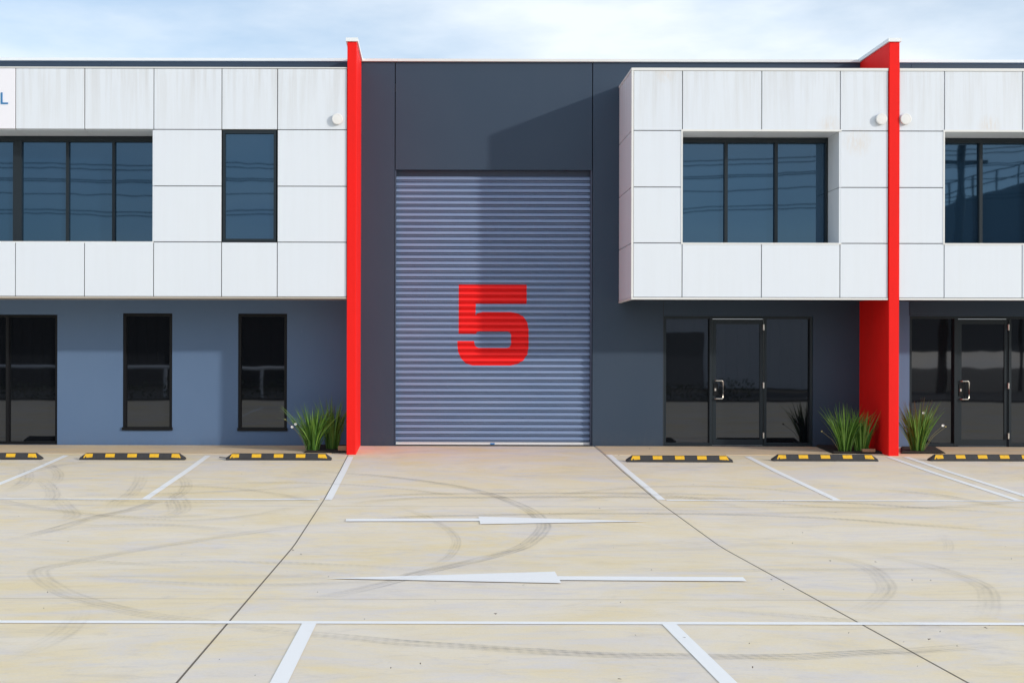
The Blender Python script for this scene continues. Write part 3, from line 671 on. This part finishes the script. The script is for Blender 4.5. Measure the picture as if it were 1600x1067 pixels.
# ================================================================== ACROSS THE STREET (mirrored in the glass)
pole = tag(empty('power_pole', (25.2, -16, -.05)), 'timber power pole mirrored in the right upper window', 'pole')
vs = []; fs = []; tube(vs, fs, [(25.2, -16, -.1), (25.5, -16, 13)], [.24, .17], 12); raw('shaft', vs, fs, M['wood'], pole, True)
box('crossarm', 24.2, 26.9, -16.32, -16.2, 11.0, 11.18, M['wood'], pole); box('crossarm', 24.2, 26.9, -16.32, -16.2, 12.1, 12.28, M['wood'], pole)
for i, (z0, yo) in enumerate(((10.75, 0), (10.5, .25), (10.05, -.2), (9.9, .2), (9.3, 0), (8.5, .1), (8.35, -.15))):
    vs = []; fs = []; P = [(X, -16+yo, z0+.0009*(X+6)**2) for X in range(-45, 70, 3)]; tube(vs, fs, P, .022, 5)
    o = raw('power_line', vs, fs, M['wire'], None, True); tag(o, ('highest', 'second highest', 'third highest', 'fourth highest', 'third lowest', 'second lowest', 'lowest')[i]+' of the black power lines mirrored in the upper windows', 'cable', 'overhead power lines')
rp = tag(empty('raised_ramp', (36, -22, 0)), 'raised concrete ramp with railing mirrored in the right upper window', 'ramp')
N_ = 16; P = [(26+1.3*i, -22-.02*i*i, 9.4+.42*i-.012*i*i) for i in range(N_)]
vs = []; fs = []
for x, y, z in P: vs += [(x, y, 2), (x, y, z), (x, y-.4, z), (x, y-.4, 2)]
for i in range(N_-1):
    for k in range(4): fs.append((4*i+k, 4*i+(k+1) % 4, 4*i+4+(k+1) % 4, 4*i+4+k))
raw('ramp_wall', vs, fs, M['ramp'], rp)
for hh in (.5, 1.05):
    vs = []; fs = []; tube(vs, fs, [(x, y, z+hh) for x, y, z in P], .035, 6); raw('rail', vs, fs, M['wire'], rp)
for x, y, z in P: box('post', x-.035, x+.035, y-.035, y+.035, z, z+1.05, M['wire'], rp)
def shed(x0, x1, y, h, m, label):
    t = tag(empty('opposite_shed', ((x0+x1)/2, y, -.06)), label, 'building', 'sheds across the street')
    boxes('wall', [(x0, x1, y-8, y, -.05, h)] + [(x0+.3+k*.6, x0+.36+k*.6, y, y+.03, 0, h) for k in range(int((x1-x0)/.6))], M[m], t)
    box('roof', x0-.2, x1+.2, y-8.2, y+.2, h+.001, h+.15, M['cap'], t); box('door', x0+1.5, x0+4.5, y+.031, y+.06, 0, h*.75, M['ramp'], t)
shed(11, 23, -25, 4.1, 'shed', 'pale grey shed mirrored in the middle glass entrance'); shed(-45, 9, -27, 6.2, 'dshed', 'long dark shed mirrored in the left ground floor windows')
vs = []; fs = []; rnd = random.Random(9)
for i in range(9000):
    x, y, z = rnd.uniform(-30, 13), rnd.uniform(-4.2, -2.9), rnd.uniform(0, .85); z *= .85+.15*math.sin(x*1.7)
    m_ = len(vs); s = rnd.uniform(.04, .09)
    for k in range(3): vs.append((x+rnd.uniform(-s, s), y+rnd.uniform(-s, s), z+rnd.uniform(-s, s)))
    fs.append((m_, m_+1, m_+2))
hd = raw('hedge', vs, fs, M['hedge']); hd['kind'] = 'stuff'; tag(hd, 'low dark hedge at the street edge, mirrored in the ground floor glass', 'hedge')

pr_ = tag(empty('pipe_rail', (-18, -6, -.06)), 'white pipe rail mirrored in the left ground floor windows', 'rail')
vs = []; fs = []; tube(vs, fs, [(-32, -6, 1.25), (-6, -6, 1.2)], .07, 8); raw('rail', vs, fs, M['shed'], pr_, True)
for X in range(-31, -6, 4): box('post', X-.06, X+.06, -6.06, -5.94, -.06, 1.2, M['shed'], pr_)
for X, B_, lab in ((26.8, -20, 'thin street light post mirrored nearest the power pole'), (31.0, -20, 'thin street light post mirrored in the right glass door')):
    lp = tag(empty('street_light', (X, B_, -.06)), lab, 'street light', 'street lights across the road')
    vs = []; fs = []; tube(vs, fs, [(X, B_, -.06), (X, B_, 4.4), (X+.05, B_, 5.2)], [.11, .08, .06], 8); raw('post', vs, fs, M['wire'], lp, True); box('lantern', X-.15, X+.6, B_-.12, B_+.12, 5.2, 5.32, M['wire'], lp)
